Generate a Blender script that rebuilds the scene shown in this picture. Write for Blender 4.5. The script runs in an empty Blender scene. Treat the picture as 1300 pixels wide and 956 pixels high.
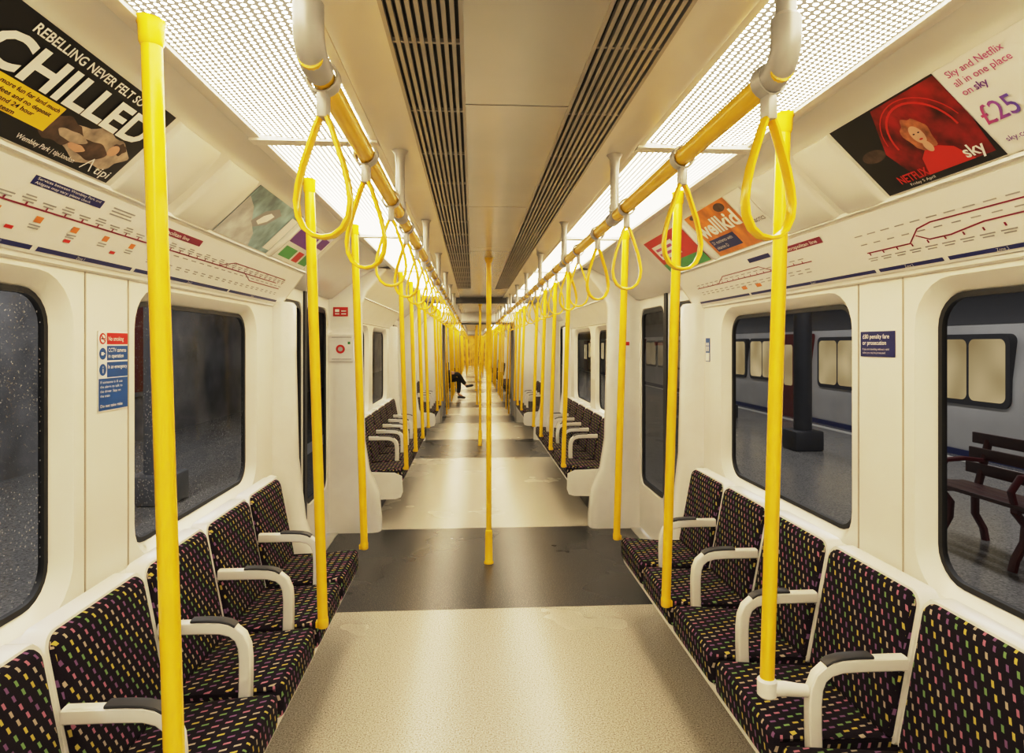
import bpy, bmesh, math, random
from mathutils import Vector, Matrix
random.seed(7)
sc = bpy.context.scene
COL = sc.collection
PI = math.pi
ORD = ['first','second','third','fourth','fifth','sixth','seventh','eighth','ninth','tenth','eleventh','twelfth','thirteenth','fourteenth','fifteenth','sixteenth','seventeenth','eighteenth','nineteenth','twentieth','twenty-first','twenty-second','twenty-third','twenty-fourth','twenty-fifth','twenty-sixth','twenty-seventh','twenty-eighth','twenty-ninth','thirtieth']
SN = {1: 'right', -1: 'left'}

# ------------------------------------------------------------------ materials
class NT:
    def __init__(s, name):
        s.m = bpy.data.materials.new(name); s.m.use_nodes = True
        s.t = s.m.node_tree; s.t.nodes.clear()
        s.out = s.n('ShaderNodeOutputMaterial')
    def n(s, typ, **kw):
        nd = s.t.nodes.new(typ)
        for k, v in kw.items(): setattr(nd, k, v)
        return nd
    def l(s, a, b): s.t.links.new(a, b)
    def put(s, sock, v):
        if hasattr(v, 'is_linked'): s.l(v, sock)
        else: sock.default_value = v
    def math(s, op, a, b=None):
        nd = s.n('ShaderNodeMath', operation=op)
        s.put(nd.inputs[0], a)
        if b is not None: s.put(nd.inputs[1], b)
        return nd.outputs[0]
    def ramp(s, fac, stops, interp='LINEAR'):
        r = s.n('ShaderNodeValToRGB'); cr = r.color_ramp; cr.interpolation = interp
        while len(cr.elements) < len(stops): cr.elements.new(0.5)
        for e, (p, c) in zip(cr.elements, stops):
            e.position = p; e.color = (c[0], c[1], c[2], 1)
        s.l(fac, r.inputs[0]); return r.outputs[0]
    def mixc(s, fac, a, b):
        m = s.n('ShaderNodeMix', data_type='RGBA')
        s.put(m.inputs[0], fac); 
        s.put(m.inputs[6], a if hasattr(a, 'is_linked') else (a[0], a[1], a[2], 1))
        s.put(m.inputs[7], b if hasattr(b, 'is_linked') else (b[0], b[1], b[2], 1))
        return m.outputs[2]
    def principled(s, col, rough=.5, metal=0., spec=.5):
        p = s.n('ShaderNodeBsdfPrincipled')
        s.put(p.inputs['Base Color'], col if hasattr(col, 'is_linked') else (col[0], col[1], col[2], 1))
        s.put(p.inputs['Roughness'], rough); s.put(p.inputs['Metallic'], metal)
        p.inputs['Specular IOR Level'].default_value = spec
        s.l(p.outputs[0], s.out.inputs[0]); return p
    def coord(s, k='Object'):
        return s.n('ShaderNodeTexCoord').outputs[k]
    def noise(s, vec, scale, detail=3):
        nz = s.n('ShaderNodeTexNoise'); nz.inputs['Scale'].default_value = scale
        nz.inputs['Detail'].default_value = detail; s.l(vec, nz.inputs['Vector']); return nz.outputs['Fac']

def M(name, c, rough=.5, metal=0., var=.06, scale=9, spec=.5):
    t = NT(name); nz = t.noise(t.coord(), scale)
    lo = [max(0, v*(1-var)) for v in c]; hi = [min(1, v*(1+var)) for v in c]
    t.principled(t.ramp(nz, [(.3, lo), (.7, hi)]), rough, metal, spec); return t.m

def Emi(name, c, st):
    t = NT(name); e = t.n('ShaderNodeEmission'); e.inputs[0].default_value = (*c, 1); e.inputs[1].default_value = st
    t.l(e.outputs[0], t.out.inputs[0]); return t.m

cream = M('cream_plastic', (.81, .80, .765), .24, var=.02, scale=4)
cream2 = M('satin_ceiling', (.66, .64, .60), .25, .55, var=.04, scale=3)
cream3 = M('cream_ceiling_edge', (.74, .715, .66), .30, .1, var=.03, scale=4)
lightframe = M('light_frame_cream', (.78, .75, .69), .34, var=.02)
white = M('white_plastic', (.82, .815, .80), .24, var=.02)
yellow = M('yellow_paint', (.95, .60, .010), .22, var=.03, scale=14)
greymetal = M('grey_metal', (.50, .49, .47), .38, .25)
dark = M('black_rubber', (.012, .012, .013), .5)
grilleback = M('grille_black', (.022, .021, .020), .6)  # near-black sheet behind the grille slats
padm = M('dark_pad', (.035, .035, .04), .45)
undergrey = M('dark_grey_plinth', (.10, .095, .09), .6)
palegrey = M('pale_grey_surround', (.46, .45, .43), .5)
slatm = M('bronze_slat', (.46, .43, .38), .4, .3)
trimgrey = M('seam_grey', (.42, .38, .32), .5)
goldwall = M('golden_end_wall', (.55, .36, .06), .5, var=.5, scale=3)
paper = M('paper_white', (.82, .81, .80), .3, var=.01)
ink = M('black_ink', (.010, .010, .011), .3)
navy = M('navy_ink', (.02, .025, .15), .35)
maroon = M('maroon_ink', (.26, .012, .05), .35)
redink = M('red_ink', (.60, .03, .02), .35)
orangeink = M('orange_ink', (.75, .24, .05), .35)
blueink = M('blue_ink', (.02, .10, .34), .35)
pinkink = M('pink_ink', (.48, .08, .26), .35)
def pricemat():
    t = NT('price_gradient_ink'); sp = t.n('ShaderNodeSeparateXYZ'); t.l(t.coord(), sp.inputs[0])
    f = t.math('MULTIPLY', t.math('ADD', sp.outputs[1], .52), 9.)
    t.principled(t.ramp(f, [(.0, (.10, .10, .50)), (.5, (.30, .08, .36)), (1., (.55, .07, .20))]), .35); return t.m
priceink = pricemat()
purpleink = M('purple_ink', (.16, .04, .28), .35)
greenink = M('green_ink', (.08, .36, .09), .35)
yellowink = M('yellow_ink', (.95, .62, .02), .35)
greyink = M('grey_ink', (.36, .36, .37), .4)
whiteink = M('white_ink', (.88, .87, .85), .35, var=.01)
beige = M('beige_photo', (.42, .34, .26), .4, var=.45, scale=22)
brownph = M('brown_photo', (.10, .06, .04), .4, var=.5, scale=26)
skyph = M('pale_teal_photo', (.30, .44, .47), .35, var=.5, scale=9)
greyph = M('pale_grey_photo', (.58, .60, .60), .35, var=.25, scale=12)
orangeph = M('orange_brown_photo', (.72, .24, .03), .35, var=.35, scale=12)
skinph = M('pale_skin_photo', (.62, .38, .26), .4, var=.12, scale=20)
hairph = M('auburn_photo', (.36, .13, .05), .4, var=.5, scale=40)
trainwhite = M('train_silver', (.54, .54, .535), .36, .15, var=.10, scale=1.2)
trainred = M('train_red', (.13, .014, .016), .4)
trainblue = M('train_blue', (.02, .03, .12), .4)
roofm = M('train_roof', (.04, .04, .045), .6)
benchred = M('bench_maroon', (.075, .010, .011), .4)
benchwood = M('bench_slat', (.055, .018, .016), .45)
colm = M('column_paint', (.16, .165, .175), .5)
coldark = M('column_dark', (.035, .037, .045), .5)
skin = M('skin', (.55, .33, .22), .5)
trouser = M('black_trouser', (.012, .012, .014), .8)
jacket = M('dark_jacket', (.03, .03, .045), .8)
hairm = M('dark_hair', (.02, .013, .01), .6)
shoem = M('black_shoe', (.01, .01, .01), .35)
def winmat():
    t = NT('lit_window'); c = t.coord(); nz = t.noise(c, 1.3, 1)
    e = t.n('ShaderNodeEmission')
    t.l(t.ramp(nz, [(.35, (.62, .47, .24)), (.68, (1, .82, .50))]), e.inputs[0]); e.inputs[1].default_value = .36
    t.l(e.outputs[0], t.out.inputs[0]); return t.m
glowwin = winmat()

def speckle(name, base, lo, hi, rough, sc_=230, rv=.14):
    t = NT(name); c = t.coord()
    a = t.noise(c, sc_, 3); b = t.noise(c, 1.6, 3)
    col = t.ramp(a, [(.35, lo), (.46, base), (.55, base), (.66, hi)])
    rr = t.math('ADD', t.math('MULTIPLY', b, rv), rough)
    t.principled(col, rr, 0., .5); return t.m
floor_light = speckle('floor_cream_speckle', (.47, .44, .375), (.22, .195, .155), (.66, .63, .56), .20, 165, .12)
floor_dark = speckle('floor_dark_speckle', (.018, .0175, .0175), (.006, .006, .006), (.17, .165, .16), .24, 165, .08)
platform_m = speckle('platform_asphalt', (.22, .215, .21), (.13, .128, .125), (.30, .295, .29), .14, 60)
greywall = M('station_wall_grey', (.20, .20, .205), .6, var=.6, scale=1.1)

def moquettemat():
    t = NT('moquette'); sp = t.n('ShaderNodeSeparateXYZ'); t.l(t.coord('UV'), sp.inputs[0])
    u = t.math('DIVIDE', sp.outputs[0], .0300); v = t.math('DIVIDE', sp.outputs[1], .0310)
    row = t.math('FLOOR', v); par = t.math('FLOORED_MODULO', row, 2.)
    u2 = t.math('ADD', u, t.math('MULTIPLY', par, .5)); ci = t.math('FLOOR', u2)
    du = t.math('SUBTRACT', t.math('SUBTRACT', u2, ci), .5); dv = t.math('SUBTRACT', t.math('SUBTRACT', v, row), .5)
    fv = t.math('ABSOLUTE', dv)
    lean = t.math('ABSOLUTE', t.math('SUBTRACT', du, t.math('MULTIPLY', dv, .28)))
    mask = t.math('MULTIPLY', t.math('LESS_THAN', lean, .135), t.math('LESS_THAN', fv, .285))
    idx = t.math('DIVIDE', t.math('ADD', t.math('FLOORED_MODULO', t.math('ADD', t.math('MULTIPLY', ci, 2.), t.math('MULTIPLY', row, 3.)), 5.), .5), 5.)
    col = t.ramp(idx, [(0, (.56, .45, .10)), (.2, (.46, .19, .27)), (.4, (.20, .33, .13)), (.6, (.46, .39, .31)), (.8, (.22, .11, .24))], 'CONSTANT')
    nz = t.noise(t.coord('UV'), 700, 2)
    base = t.ramp(nz, [(.35, (.0065, .004, .0075)), (.65, (.018, .012, .021))])
    p = t.principled(t.mixc(mask, base, col), .92, 0., .2)
    bp = t.n('ShaderNodeBump'); bp.inputs['Strength'].default_value = .25; bp.inputs['Distance'].default_value = .002
    t.l(nz, bp.inputs['Height']); t.l(bp.outputs[0], p.inputs['Normal'])
    return t.m
moquette = moquettemat()

LC = (1, .82, .555)
def lightmat():
    t = NT('perforated_diffuser'); sp = t.n('ShaderNodeSeparateXYZ'); t.l(t.coord('UV'), sp.inputs[0])
    u = t.math('DIVIDE', sp.outputs[0], .0165); v = t.math('DIVIDE', sp.outputs[1], .0165)
    row = t.math('FLOOR', v); par = t.math('FLOORED_MODULO', row, 2.)
    u2 = t.math('ADD', u, t.math('MULTIPLY', par, .5))
    fu = t.math('SUBTRACT', t.math('FRACT', u2), .5); fv = t.math('SUBTRACT', t.math('FRACT', v), .5)
    d = t.math('SQRT', t.math('ADD', t.math('MULTIPLY', fu, fu), t.math('MULTIPLY', fv, fv)))
    mask = t.math('LESS_THAN', d, .335)
    st = t.math('ADD', t.math('MULTIPLY', mask, 15.0), .34)
    e = t.n('ShaderNodeEmission'); e.inputs[0].default_value = (*LC, 1); t.l(st, e.inputs[1])
    t.l(e.outputs[0], t.out.inputs[0]); return t.m
lightm = lightmat()
lightfar = Emi('far_diffuser', LC, 4.4)

def glassmat(name, drops, tint=(.86, .86, .86), k=.25):
    t = NT(name)
    tr = t.n('ShaderNodeBsdfTransparent'); tr.inputs[0].default_value = (*tint, 1)
    gl = t.n('ShaderNodeBsdfGlossy'); gl.inputs[0].default_value = (.9, .9, .9, 1); gl.inputs['Roughness'].default_value = .03
    fr = t.n('ShaderNodeFresnel'); fr.inputs[0].default_value = 1.18
    fac = t.math('MULTIPLY', fr.outputs[0], k)
    mx = t.n('ShaderNodeMixShader'); t.l(fac, mx.inputs[0]); t.l(tr.outputs[0], mx.inputs[1]); t.l(gl.outputs[0], mx.inputs[2])
    last = mx
    if drops:
        c = t.coord(); vo = t.n('ShaderNodeTexVoronoi'); vo.inputs['Scale'].default_value = 88; t.l(c, vo.inputs['Vector'])
        wn = t.n('ShaderNodeSeparateColor'); t.l(vo.outputs['Color'], wn.inputs[0])
        big = t.noise(c, 3.0, 2)
        thr = t.math('MULTIPLY', t.math('MULTIPLY', wn.outputs[0], big), .70)
        mask = t.math('LESS_THAN', vo.outputs['Distance'], thr)
        df = t.n('ShaderNodeBsdfDiffuse'); df.inputs[0].default_value = (.52, .53, .56, 1)
        m2 = t.n('ShaderNodeMixShader'); t.l(t.math('MULTIPLY', mask, .42), m2.inputs[0]); t.l(mx.outputs[0], m2.inputs[1]); t.l(df.outputs[0], m2.inputs[2])
        last = m2
    t.l(last.outputs[0], t.out.inputs[0]); return t.m
glass = glassmat('window_glass', False)
glass_wet = glassmat('rainy_window_glass', True, (.88, .88, .88), .55)
glass_door = glassmat('dark_door_glass', False, (.30, .30, .31), .12)

# ------------------------------------------------------------------ mesh helpers
def obj(name, bm, m, parent=None, smooth=True, uv=None, ang=38):
    bmesh.ops.recalc_face_normals(bm, faces=bm.faces[:])
    if uv:
        L = bm.loops.layers.uv.new('UVMap')
        for f in bm.faces:
            n = f.normal
            for lp in f.loops: lp[L].uv = uv(lp.vert.co, n)
    me = bpy.data.meshes.new(name); bm.to_mesh(me); bm.free()
    me.materials.append(m)
    if smooth:
        for p in me.polygons: p.use_smooth = True
        me.set_sharp_from_angle(angle=math.radians(ang))
    o = bpy.data.objects.new(name, me); COL.objects.link(o)
    if parent: o.parent = parent
    return o
def tag(o, label, cat, group=None):
    o['label'] = label; o['category'] = cat
    if group: o['group'] = group
    return o
def struct(o): o['kind'] = 'structure'; return o
def thing(name, label, cat, loc=(0, 0, 0), rz=0, group=None):
    o = bpy.data.objects.new(name, None); o.empty_display_size = .05; COL.objects.link(o)
    o.location = loc; o.rotation_euler = (0, 0, rz)
    return tag(o, label, cat, group)
def dup(root, kids, loc, rz, label, group=None, skip=()):
    r = root.copy(); COL.objects.link(r); r.location = loc; r.rotation_euler = (0, 0, rz); r['label'] = label
    if group: r['group'] = group
    for ch, subs in kids:
        if ch.name.split('.')[0] in skip: continue
        c = ch.copy(); COL.objects.link(c); c.parent = r
        for g in subs:
            d = g.copy(); COL.objects.link(d); d.parent = c
    return r
def merge(bm, tmp, mtx=None):
    me = bpy.data.meshes.new('tmp'); tmp.to_mesh(me); tmp.free()
    if mtx: me.transform(mtx)
    bm.from_mesh(me); bpy.data.meshes.remove(me)
def bx(bm, x0, x1, y0, y1, z0, z1, r=0, seg=2):
    if x0 > x1: x0, x1 = x1, x0
    if y0 > y1: y0, y1 = y1, y0
    t = bmesh.new(); bmesh.ops.create_cube(t, size=1)
    for v in t.verts:
        v.co = Vector(((x0+x1)/2+v.co.x*(x1-x0), (y0+y1)/2+v.co.y*(y1-y0), (z0+z1)/2+v.co.z*(z1-z0)))
    if r: bmesh.ops.bevel(t, geom=t.edges[:], offset=r, segments=seg, affect='EDGES', profile=.5)
    merge(bm, t)
def rings(bm, loops, closed=False, cap0=True, cap1=True):
    vs = [[bm.verts.new(p) for p in lp] for lp in loops]; n = len(vs[0])
    R = range(len(vs) if closed else len(vs)-1)
    for i in R:
        a, b = vs[i], vs[(i+1) % len(vs)]
        for k in range(n): bm.faces.new((a[k], a[(k+1) % n], b[(k+1) % n], b[k]))
    if not closed:
        if cap0: bm.faces.new(vs[0][::-1])
        if cap1: bm.faces.new(vs[-1])
def tube(bm, pts, r, n=16, closed=False):
    pts = [Vector(p) for p in pts]; N = len(pts); rad = r if isinstance(r, (list, tuple)) else [r]*N
    loops = []; prev = None
    for i, p in enumerate(pts):
        if closed: d = pts[(i+1) % N]-pts[i-1]
        else: d = pts[min(i+1, N-1)]-pts[max(i-1, 0)]
        d.normalize()
        if prev is None:
            up = Vector((0, 0, 1)) if abs(d.z) < .9 else Vector((1, 0, 0))
            a = d.cross(up).normalized()
        else: a = (prev-d*prev.dot(d)).normalized()
        b = d.cross(a); prev = a
        loops.append([p+(a*math.cos(2*PI*k/n)+b*math.sin(2*PI*k/n))*rad[i] for k in range(n)])
    rings(bm, loops, closed)
def psweep(bm, pts, y, ry, rn, n=12, closed=False, power=.55):
    N = len(pts); loops = []
    for i, (x, z) in enumerate(pts):
        if closed: a, b = pts[i-1], pts[(i+1) % N]
        else: a, b = pts[max(i-1, 0)], pts[min(i+1, N-1)]
        d = Vector((b[0]-a[0], 0, b[1]-a[1])).normalized(); nr = Vector((-d.z, 0, d.x))
        lp = []
        for k in range(n):
            c, s_ = math.cos(2*PI*k/n), math.sin(2*PI*k/n)
            c = math.copysign(abs(c)**power, c); s_ = math.copysign(abs(s_)**power, s_)
            lp.append(Vector((x, y, z))+nr*(rn*c)+Vector((0, 1, 0))*(ry*s_))
        loops.append(lp)
    rings(bm, loops, closed)
def prism(bm, poly, y0, y1):
    rings(bm, [[Vector((x, y0, z)) for x, z in poly], [Vector((x, y1, z)) for x, z in poly]])
def strip(bm, prof, y0, y1, s=1):
    vs = [(bm.verts.new((s*x, y0, z)), bm.verts.new((s*x, y1, z))) for x, z in prof]
    for a, b in zip(vs, vs[1:]): bm.faces.new((a[0], a[1], b[1], b[0]))
def rloop(y0, y1, z0, z1, rt, rb=None, k=6):
    rb = rt if rb is None else rb; out = []
    for (cy, cz, a0, r, ci) in ((y1-rt, z1-rt, 0, rt, 0), (y0+rt, z1-rt, 90, rt, 1), (y0+rb, z0+rb, 180, rb, 2), (y1-rb, z0+rb, 270, rb, 3)):
        for j in range(k+1):
            a = math.radians(a0+90*j/k); out.append((cy+r*math.cos(a), cz+r*math.sin(a), ci))
    return out
def rpanel(bm, x0, x1, y0, y1, z0, z1, r):
    rings(bm, [[Vector((x, p[0], p[1])) for p in rloop(y0, y1, z0, z1, r)] for x in (x0, x1)])
def holed(bm, x, y0, y1, z0, z1, h, r, xin=None, inset=0):
    """flat panel at x with a rounded hole h=(y0,y1,z0,z1); optional sloped reveal to x=xin"""
    oc = [bm.verts.new((x, y1, z1)), bm.verts.new((x, y0, z1)), bm.verts.new((x, y0, z0)), bm.verts.new((x, y1, z0))]
    lp = rloop(h[0]-inset, h[1]+inset, h[2]-inset, h[3]+inset, r+inset); iv = [bm.verts.new((x, a, b)) for a, b, c in lp]; n = len(lp)
    for i in range(n):
        j = (i+1) % n; a, b = oc[lp[i][2]], oc[lp[j][2]]
        if a is b: bm.faces.new((iv[i], iv[j], a))
        else: bm.faces.new((iv[i], iv[j], b, a))
    if xin is not None:
        l2 = rloop(*h, r); i2 = [bm.verts.new((xin, a, b)) for a, b, c in l2]
        m2 = [bm.verts.new((x+(xin-x)*.75, (p[0]+q[0])/2-(p[0]-q[0])*.35, (p[1]+q[1])/2-(p[1]-q[1])*.35)) for p, q in zip(lp, l2)]
        for i in range(n):
            j = (i+1) % n
            bm.faces.new((iv[i], iv[j], m2[j], m2[i])); bm.faces.new((m2[i], m2[j], i2[j], i2[i]))

def text_geo(body, size, bold=0.0):
    cu = bpy.data.curves.new('txt', 'FONT'); cu.body = body; cu.size = size; cu.offset = bold*size; cu.resolution_u = 3
    o = bpy.data.objects.new('txt', cu); COL.objects.link(o); bpy.context.view_layer.update()
    me = bpy.data.meshes.new_from_object(o.evaluated_get(bpy.context.evaluated_depsgraph_get()))
    vs = [(v.co.x, v.co.y) for v in me.vertices]; fs = [tuple(p.vertices) for p in me.polygons]
    bpy.data.objects.remove(o); bpy.data.curves.remove(cu); bpy.data.meshes.remove(me)
    return vs, fs
class Board:
    """a flat printed board: O lower-left corner, U reading direction, V up"""
    def __init__(s, name, label, cat, O, U, V, group=None):
        s.U = Vector(U).normalized(); s.V = Vector(V).normalized(); s.N = s.U.cross(s.V)
        s.root = thing(name, label, cat, O, 0, group)
    def P(s, u, v, h): return s.U*u+s.V*v+s.N*h
    def polys(s, name, m, polys, h, split=False):
        if split:
            for pl in polys: s.polys(name, m, [pl], h)
            return
        bm = bmesh.new()
        for pl in polys: bm.faces.new([bm.verts.new(s.P(u, v, h)) for u, v in pl])
        return obj(name, bm, m, s.root, smooth=False)
    def sheet(s, name, m, w, hh, h=.002, th=.0016):
        bm = bmesh.new(); rings(bm, [[s.P(u, v, h-th) for u, v in ((0, 0), (w, 0), (w, hh), (0, hh))], [s.P(u, v, h) for u, v in ((0, 0), (w, 0), (w, hh), (0, hh))]])
        return obj(name, bm, m, s.root, smooth=False)
    def rects(s, name, m, rr, h, split=None):
        return s.polys(name, m, [[(a, b), (c, b), (c, d), (a, d)] for a, b, c, d in rr], h, len(rr) < 8 if split is None else split)
    def ell(s, name, m, es, h, n=28):
        return s.polys(name, m, [[(cu+ru*math.cos(2*PI*k/n), cv+rv*math.sin(2*PI*k/n)) for k in range(n)] for cu, cv, ru, rv in es], h, True)
    def lines(s, name, m, ls, h):
        ps = []
        for pts, w in ls:
            for (a, b), (c, d) in zip(pts, pts[1:]):
                dx, dy = c-a, d-b; L = math.hypot(dx, dy) or 1; nx, ny = -dy/L*w/2, dx/L*w/2
                ex, ey = dx/L*w/3, dy/L*w/3
                ps.append([(a-ex+nx, b-ey+ny), (a-ex-nx, b-ey-ny), (c+ex-nx, d+ey-ny), (c+ex+nx, d+ey+ny)])
        return s.polys(name, m, ps, h)
    def text(s, name, m, items, h):
        for it in items:
            body, u, v, size = it[:4]; bold = it[4] if len(it) > 4 else .0; wmax = it[5] if len(it) > 5 else None
            vs, fs = text_geo(body, size, bold)
            if not vs: continue
            k = 1.
            if wmax: k = wmax/max(max(a for a, b in vs), 1e-6)
            bm = bmesh.new()
            bv = [bm.verts.new(s.P(u+a*k, v+b, h)) for a, b in vs]
            for f in fs:
                try: bm.faces.new([bv[i] for i in f])
                except ValueError: pass
            obj(name, bm, m, s.root, smooth=False)

cnt = {'window': 0, 'door': 0, 'trim': 0, 'ceiling': 0}
def nm(k): cnt[k] += 1; return '%s_%d' % (k, cnt[k])

# ------------------------------------------------------------------ carriage shell
WX, GX = 1.24, 1.287
COVE = [(1.25, 1.765), (1.228, 1.775), (1.225, 1.79), (1.095, 1.970), (1.083, 1.972), (1.090, 1.985), (.900, 2.170), (.885, 2.182), (.85, 2.196), (.80, 2.206)]
LIGHT_Z = 2.204
def gasket(s, x, h, r, w, name_parent=None):
    bm = bmesh.new(); a = rloop(*h, r); b = rloop(h[0]+w, h[1]-w, h[2]+w, h[3]-w, max(r-w, .02))
    L = []
    for xx, lp in ((x-.006, a), (x-.006, b), (x+.01, b), (x+.01, a)): L.append([Vector((s*xx, p[0], p[1])) for p in lp])
    rings(bm, L, closed=True)
    return bm, b
def seat_zone(y0, y1, wins, ledge=None):
    for s in (-1, 1):
        bm = bmesh.new()
        cuts = [y0]+[(a[1]+b[0])/2 for a, b in zip(wins, wins[1:])]+[y1]
        if wins:
            lo = max(y0, wins[0][0]-.42)
            if lo > y0+.01:
                strip(bm, [(WX, 0), (WX, 1.80)], y0, lo, s); cuts[0] = lo
            for i, w in enumerate(wins):
                holed(bm, s*WX, cuts[i], cuts[i+1], 0, 1.80, (w[0], w[1], .86, 1.71), .10, s*GX, .045)
        else: strip(bm, [(WX, 0), (WX, 1.80)], y0, y1, s)
        o = struct(obj('wall_%s' % SN[s], bm, cream, smooth=True, ang=25))
        for w in wins:
            bm, b = gasket(s, GX, (w[0], w[1], .86, 1.71), .10, .016)
            wd = struct(obj(nm('window'), bm, dark))
            bm = bmesh.new(); bm.faces.new([bm.verts.new((s*(GX+.002), p[0], p[1])) for p in b])
            obj('glass', bm, glass_wet if s < 0 else glass, wd, smooth=False)
        bm = bmesh.new(); strip(bm, COVE, y0, y1+.13, s)
        capp = [(x, z) for x, z in COVE]+[(1.32, 2.23), (1.32, 1.765)]
        for yy in (y0, y1+.13): bm.faces.new([bm.verts.new((s*x, yy, z)) for x, z in capp])
        struct(obj(nm('trim'), bm, cream, ang=30))
        if ledge:
            bm = bmesh.new(); prism(bm, [(s*a, b) for a, b in ((1.205, .60), (1.198, .80), (1.205, .822), (1.242, .832), (1.242, .60))], ledge[0], ledge[1])
            struct(obj(nm('trim'), bm, cream, ang=30))
PIL_A = [(0, .99), (.10, .99), (.34, 1.01), (.55, 1.08), (.9, 1.12), (1.5, 1.135), (1.78, 1.135), (1.80, 1.15)]
PIL_B = [(0, .88), (.10, .88), (.32, .90), (.50, .98), (.75, 1.02), (1.5, 1.04), (1.90, 1.045), (2.0, 1.0), (2.19, .84)]
def pillar(s, y0, y1, prof):
    bm = bmesh.new(); L = []
    for z, x in prof:
        L.append([Vector((s*a, b, z)) for a, b in ((1.32, y0), (x+.06, y0), (x+.018, y0+.014), (x, y0+.05), (x, y1-.05), (x+.018, y1-.014), (x+.06, y1), (1.32, y1))])
    rings(bm, L); struct(obj(nm('trim'), bm, white, ang=50))
def door_zone(y0, y1):
    ya, yb = y0+.16, y1-.18
    for s in (-1, 1):
        pillar(s, y0, ya, PIL_A); pillar(s, yb, y1, PIL_B)
        mid = (ya+yb)/2
        for a, b in ((ya, mid-.006), (mid+.006, yb)):
            bm = bmesh.new(); h = (a+.07, b-.05, .40, 1.84)
            holed(bm, s*1.300, a, b, .02, 1.95, h, .08, s*1.325, .012)
            d = struct(obj(nm('door'), bm, cream, ang=30))
            bm, lp = gasket(s, 1.312, h, .08, .03); obj('seal', bm, dark, d)
            bm = bmesh.new(); bm.faces.new([bm.verts.new((s*1.318, p[0], p[1])) for p in lp])
            obj('glass', bm, glass_door, d, smooth=False)
        bm = bmesh.new(); bx(bm, s*1.288, s*1.31, mid-.03, mid+.03, .02, 1.95); d = struct(obj(nm('trim'), bm, dark))
        bm = bmesh.new(); strip(bm, [(1.31, 1.93), (1.27, 1.935), (1.15, 2.03), (.98, 2.15), (.88, 2.195), (.80, 2.206)], ya, yb, s)
        struct(obj(nm('trim'), bm, cream, ang=40))
        bm = bmesh.new(); bx(bm, s*1.22, s*1.32, ya, yb, -.02, .006); struct(obj(nm('trim'), bm, greymetal))
def floor_piece(y0, y1, m, hw=1.34):
    bm = bmesh.new(); bx(bm, -hw, hw, y0, y1, -.03, 0); struct(obj('floor', bm, m, smooth=False))

seat_zone(-3.3, 3.62, [(.71, 1.81), (2.22, 3.32)], (-.5, 3.6))
door_zone(3.62, 5.45)
seat_zone(5.45, 8.6, [(5.78, 6.88), (7.22, 8.32)], (5.5, 8.58))
door_zone(8.6, 10.4)
seat_zone(10.4, 12.5, [(10.85, 11.95)])
seat_zone(13.8, 15.4, [])
door_zone(15.4, 17.1)
seat_zone(17.1, 20.2, [(17.5, 18.5), (18.8, 19.8)])
door_zone(20.2, 22.0)
seat_zone(22.0, 25.1, [(22.4, 23.4), (23.7, 24.7)])
door_zone(25.1, 26.8)
seat_zone(26.8, 29.4, [])
seat_zone(30.6, 46, [])
for a, b, m in ((-3.3, 3.72, floor_light), (3.72, 5.36, floor_dark), (5.36, 8.67, floor_light), (8.67, 10.36, floor_dark), (10.36, 12.5, floor_light),
                (12.5, 13.8, floor_dark), (13.8, 15.5, floor_light), (15.5, 17.0, floor_dark), (17.0, 20.3, floor_light), (20.3, 21.9, floor_dark),
                (21.9, 25.2, floor_light), (25.2, 26.7, floor_dark), (26.7, 29.4, floor_light), (29.4, 30.6, floor_dark), (30.6, 46, floor_light)):
    floor_piece(a, b, m)
# ceiling : outer strips, middle panels, plain part behind
for s in (-1, 1):
    bm = bmesh.new(); strip(bm, [(.284, 2.19), (.284, 2.175), (.385, 2.175), (.402, 2.180), (.41, 2.21)], -3.3, 12.5, s); struct(obj('ceiling', bm, cream3))
    bm = bmesh.new(); strip(bm, [(0, 2.175), (.385, 2.175), (.402, 2.180), (.41, 2.21)], 13.8, 46, s); struct(obj('ceiling', bm, cream3))
y = -3.18
while y < 7.0:
    y2 = min(y+1.2, 7.02)
    bm = bmesh.new(); bx(bm, -.135, .135, y+.003, y2-.003, 2.175, 2.19); struct(obj('ceiling', bm, cream2, smooth=False)); y = y2
bm = bmesh.new(); bx(bm, -.283, .283, 7.03, 12.5, 2.175, 2.19); struct(obj('ceiling', bm, cream2, smooth=False))
bm = bmesh.new(); bx(bm, -1.4, 1.4, -3.3, 46, 2.25, 2.28); struct(obj('ceiling', bm, undergrey, smooth=False))
for s in (-1, 1):
    g = thing('ceiling_grille', 'long bronze slatted air grille running along the ceiling, %s of the two' % SN[s], 'grille', (s*.2095, -3.3, 2.17), 0, 'ceiling grilles')
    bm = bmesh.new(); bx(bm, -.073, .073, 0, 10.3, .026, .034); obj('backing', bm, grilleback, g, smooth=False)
    bm = bmesh.new()
    for k in range(10):
        xx = -.0725+k*.01611; bx(bm, xx-.0042, xx+.0042, 0, 10.3, .004, .016)
    obj('slats', bm, slatm, g, smooth=False)
    bm = bmesh.new()
    for k in range(27): bx(bm, -.073, .073, .42+k*.38-.004, .42+k*.38+.004, .008, .016)
    obj('cross_bars', bm, slatm, g, smooth=False)
# dark cross beam and header far down the carriage
bm = bmesh.new(); bx(bm, -.78, .78, 8.36, 8.56, 2.11, 2.20, .01); o = struct(obj(nm('trim'), bm, undergrey))
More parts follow.
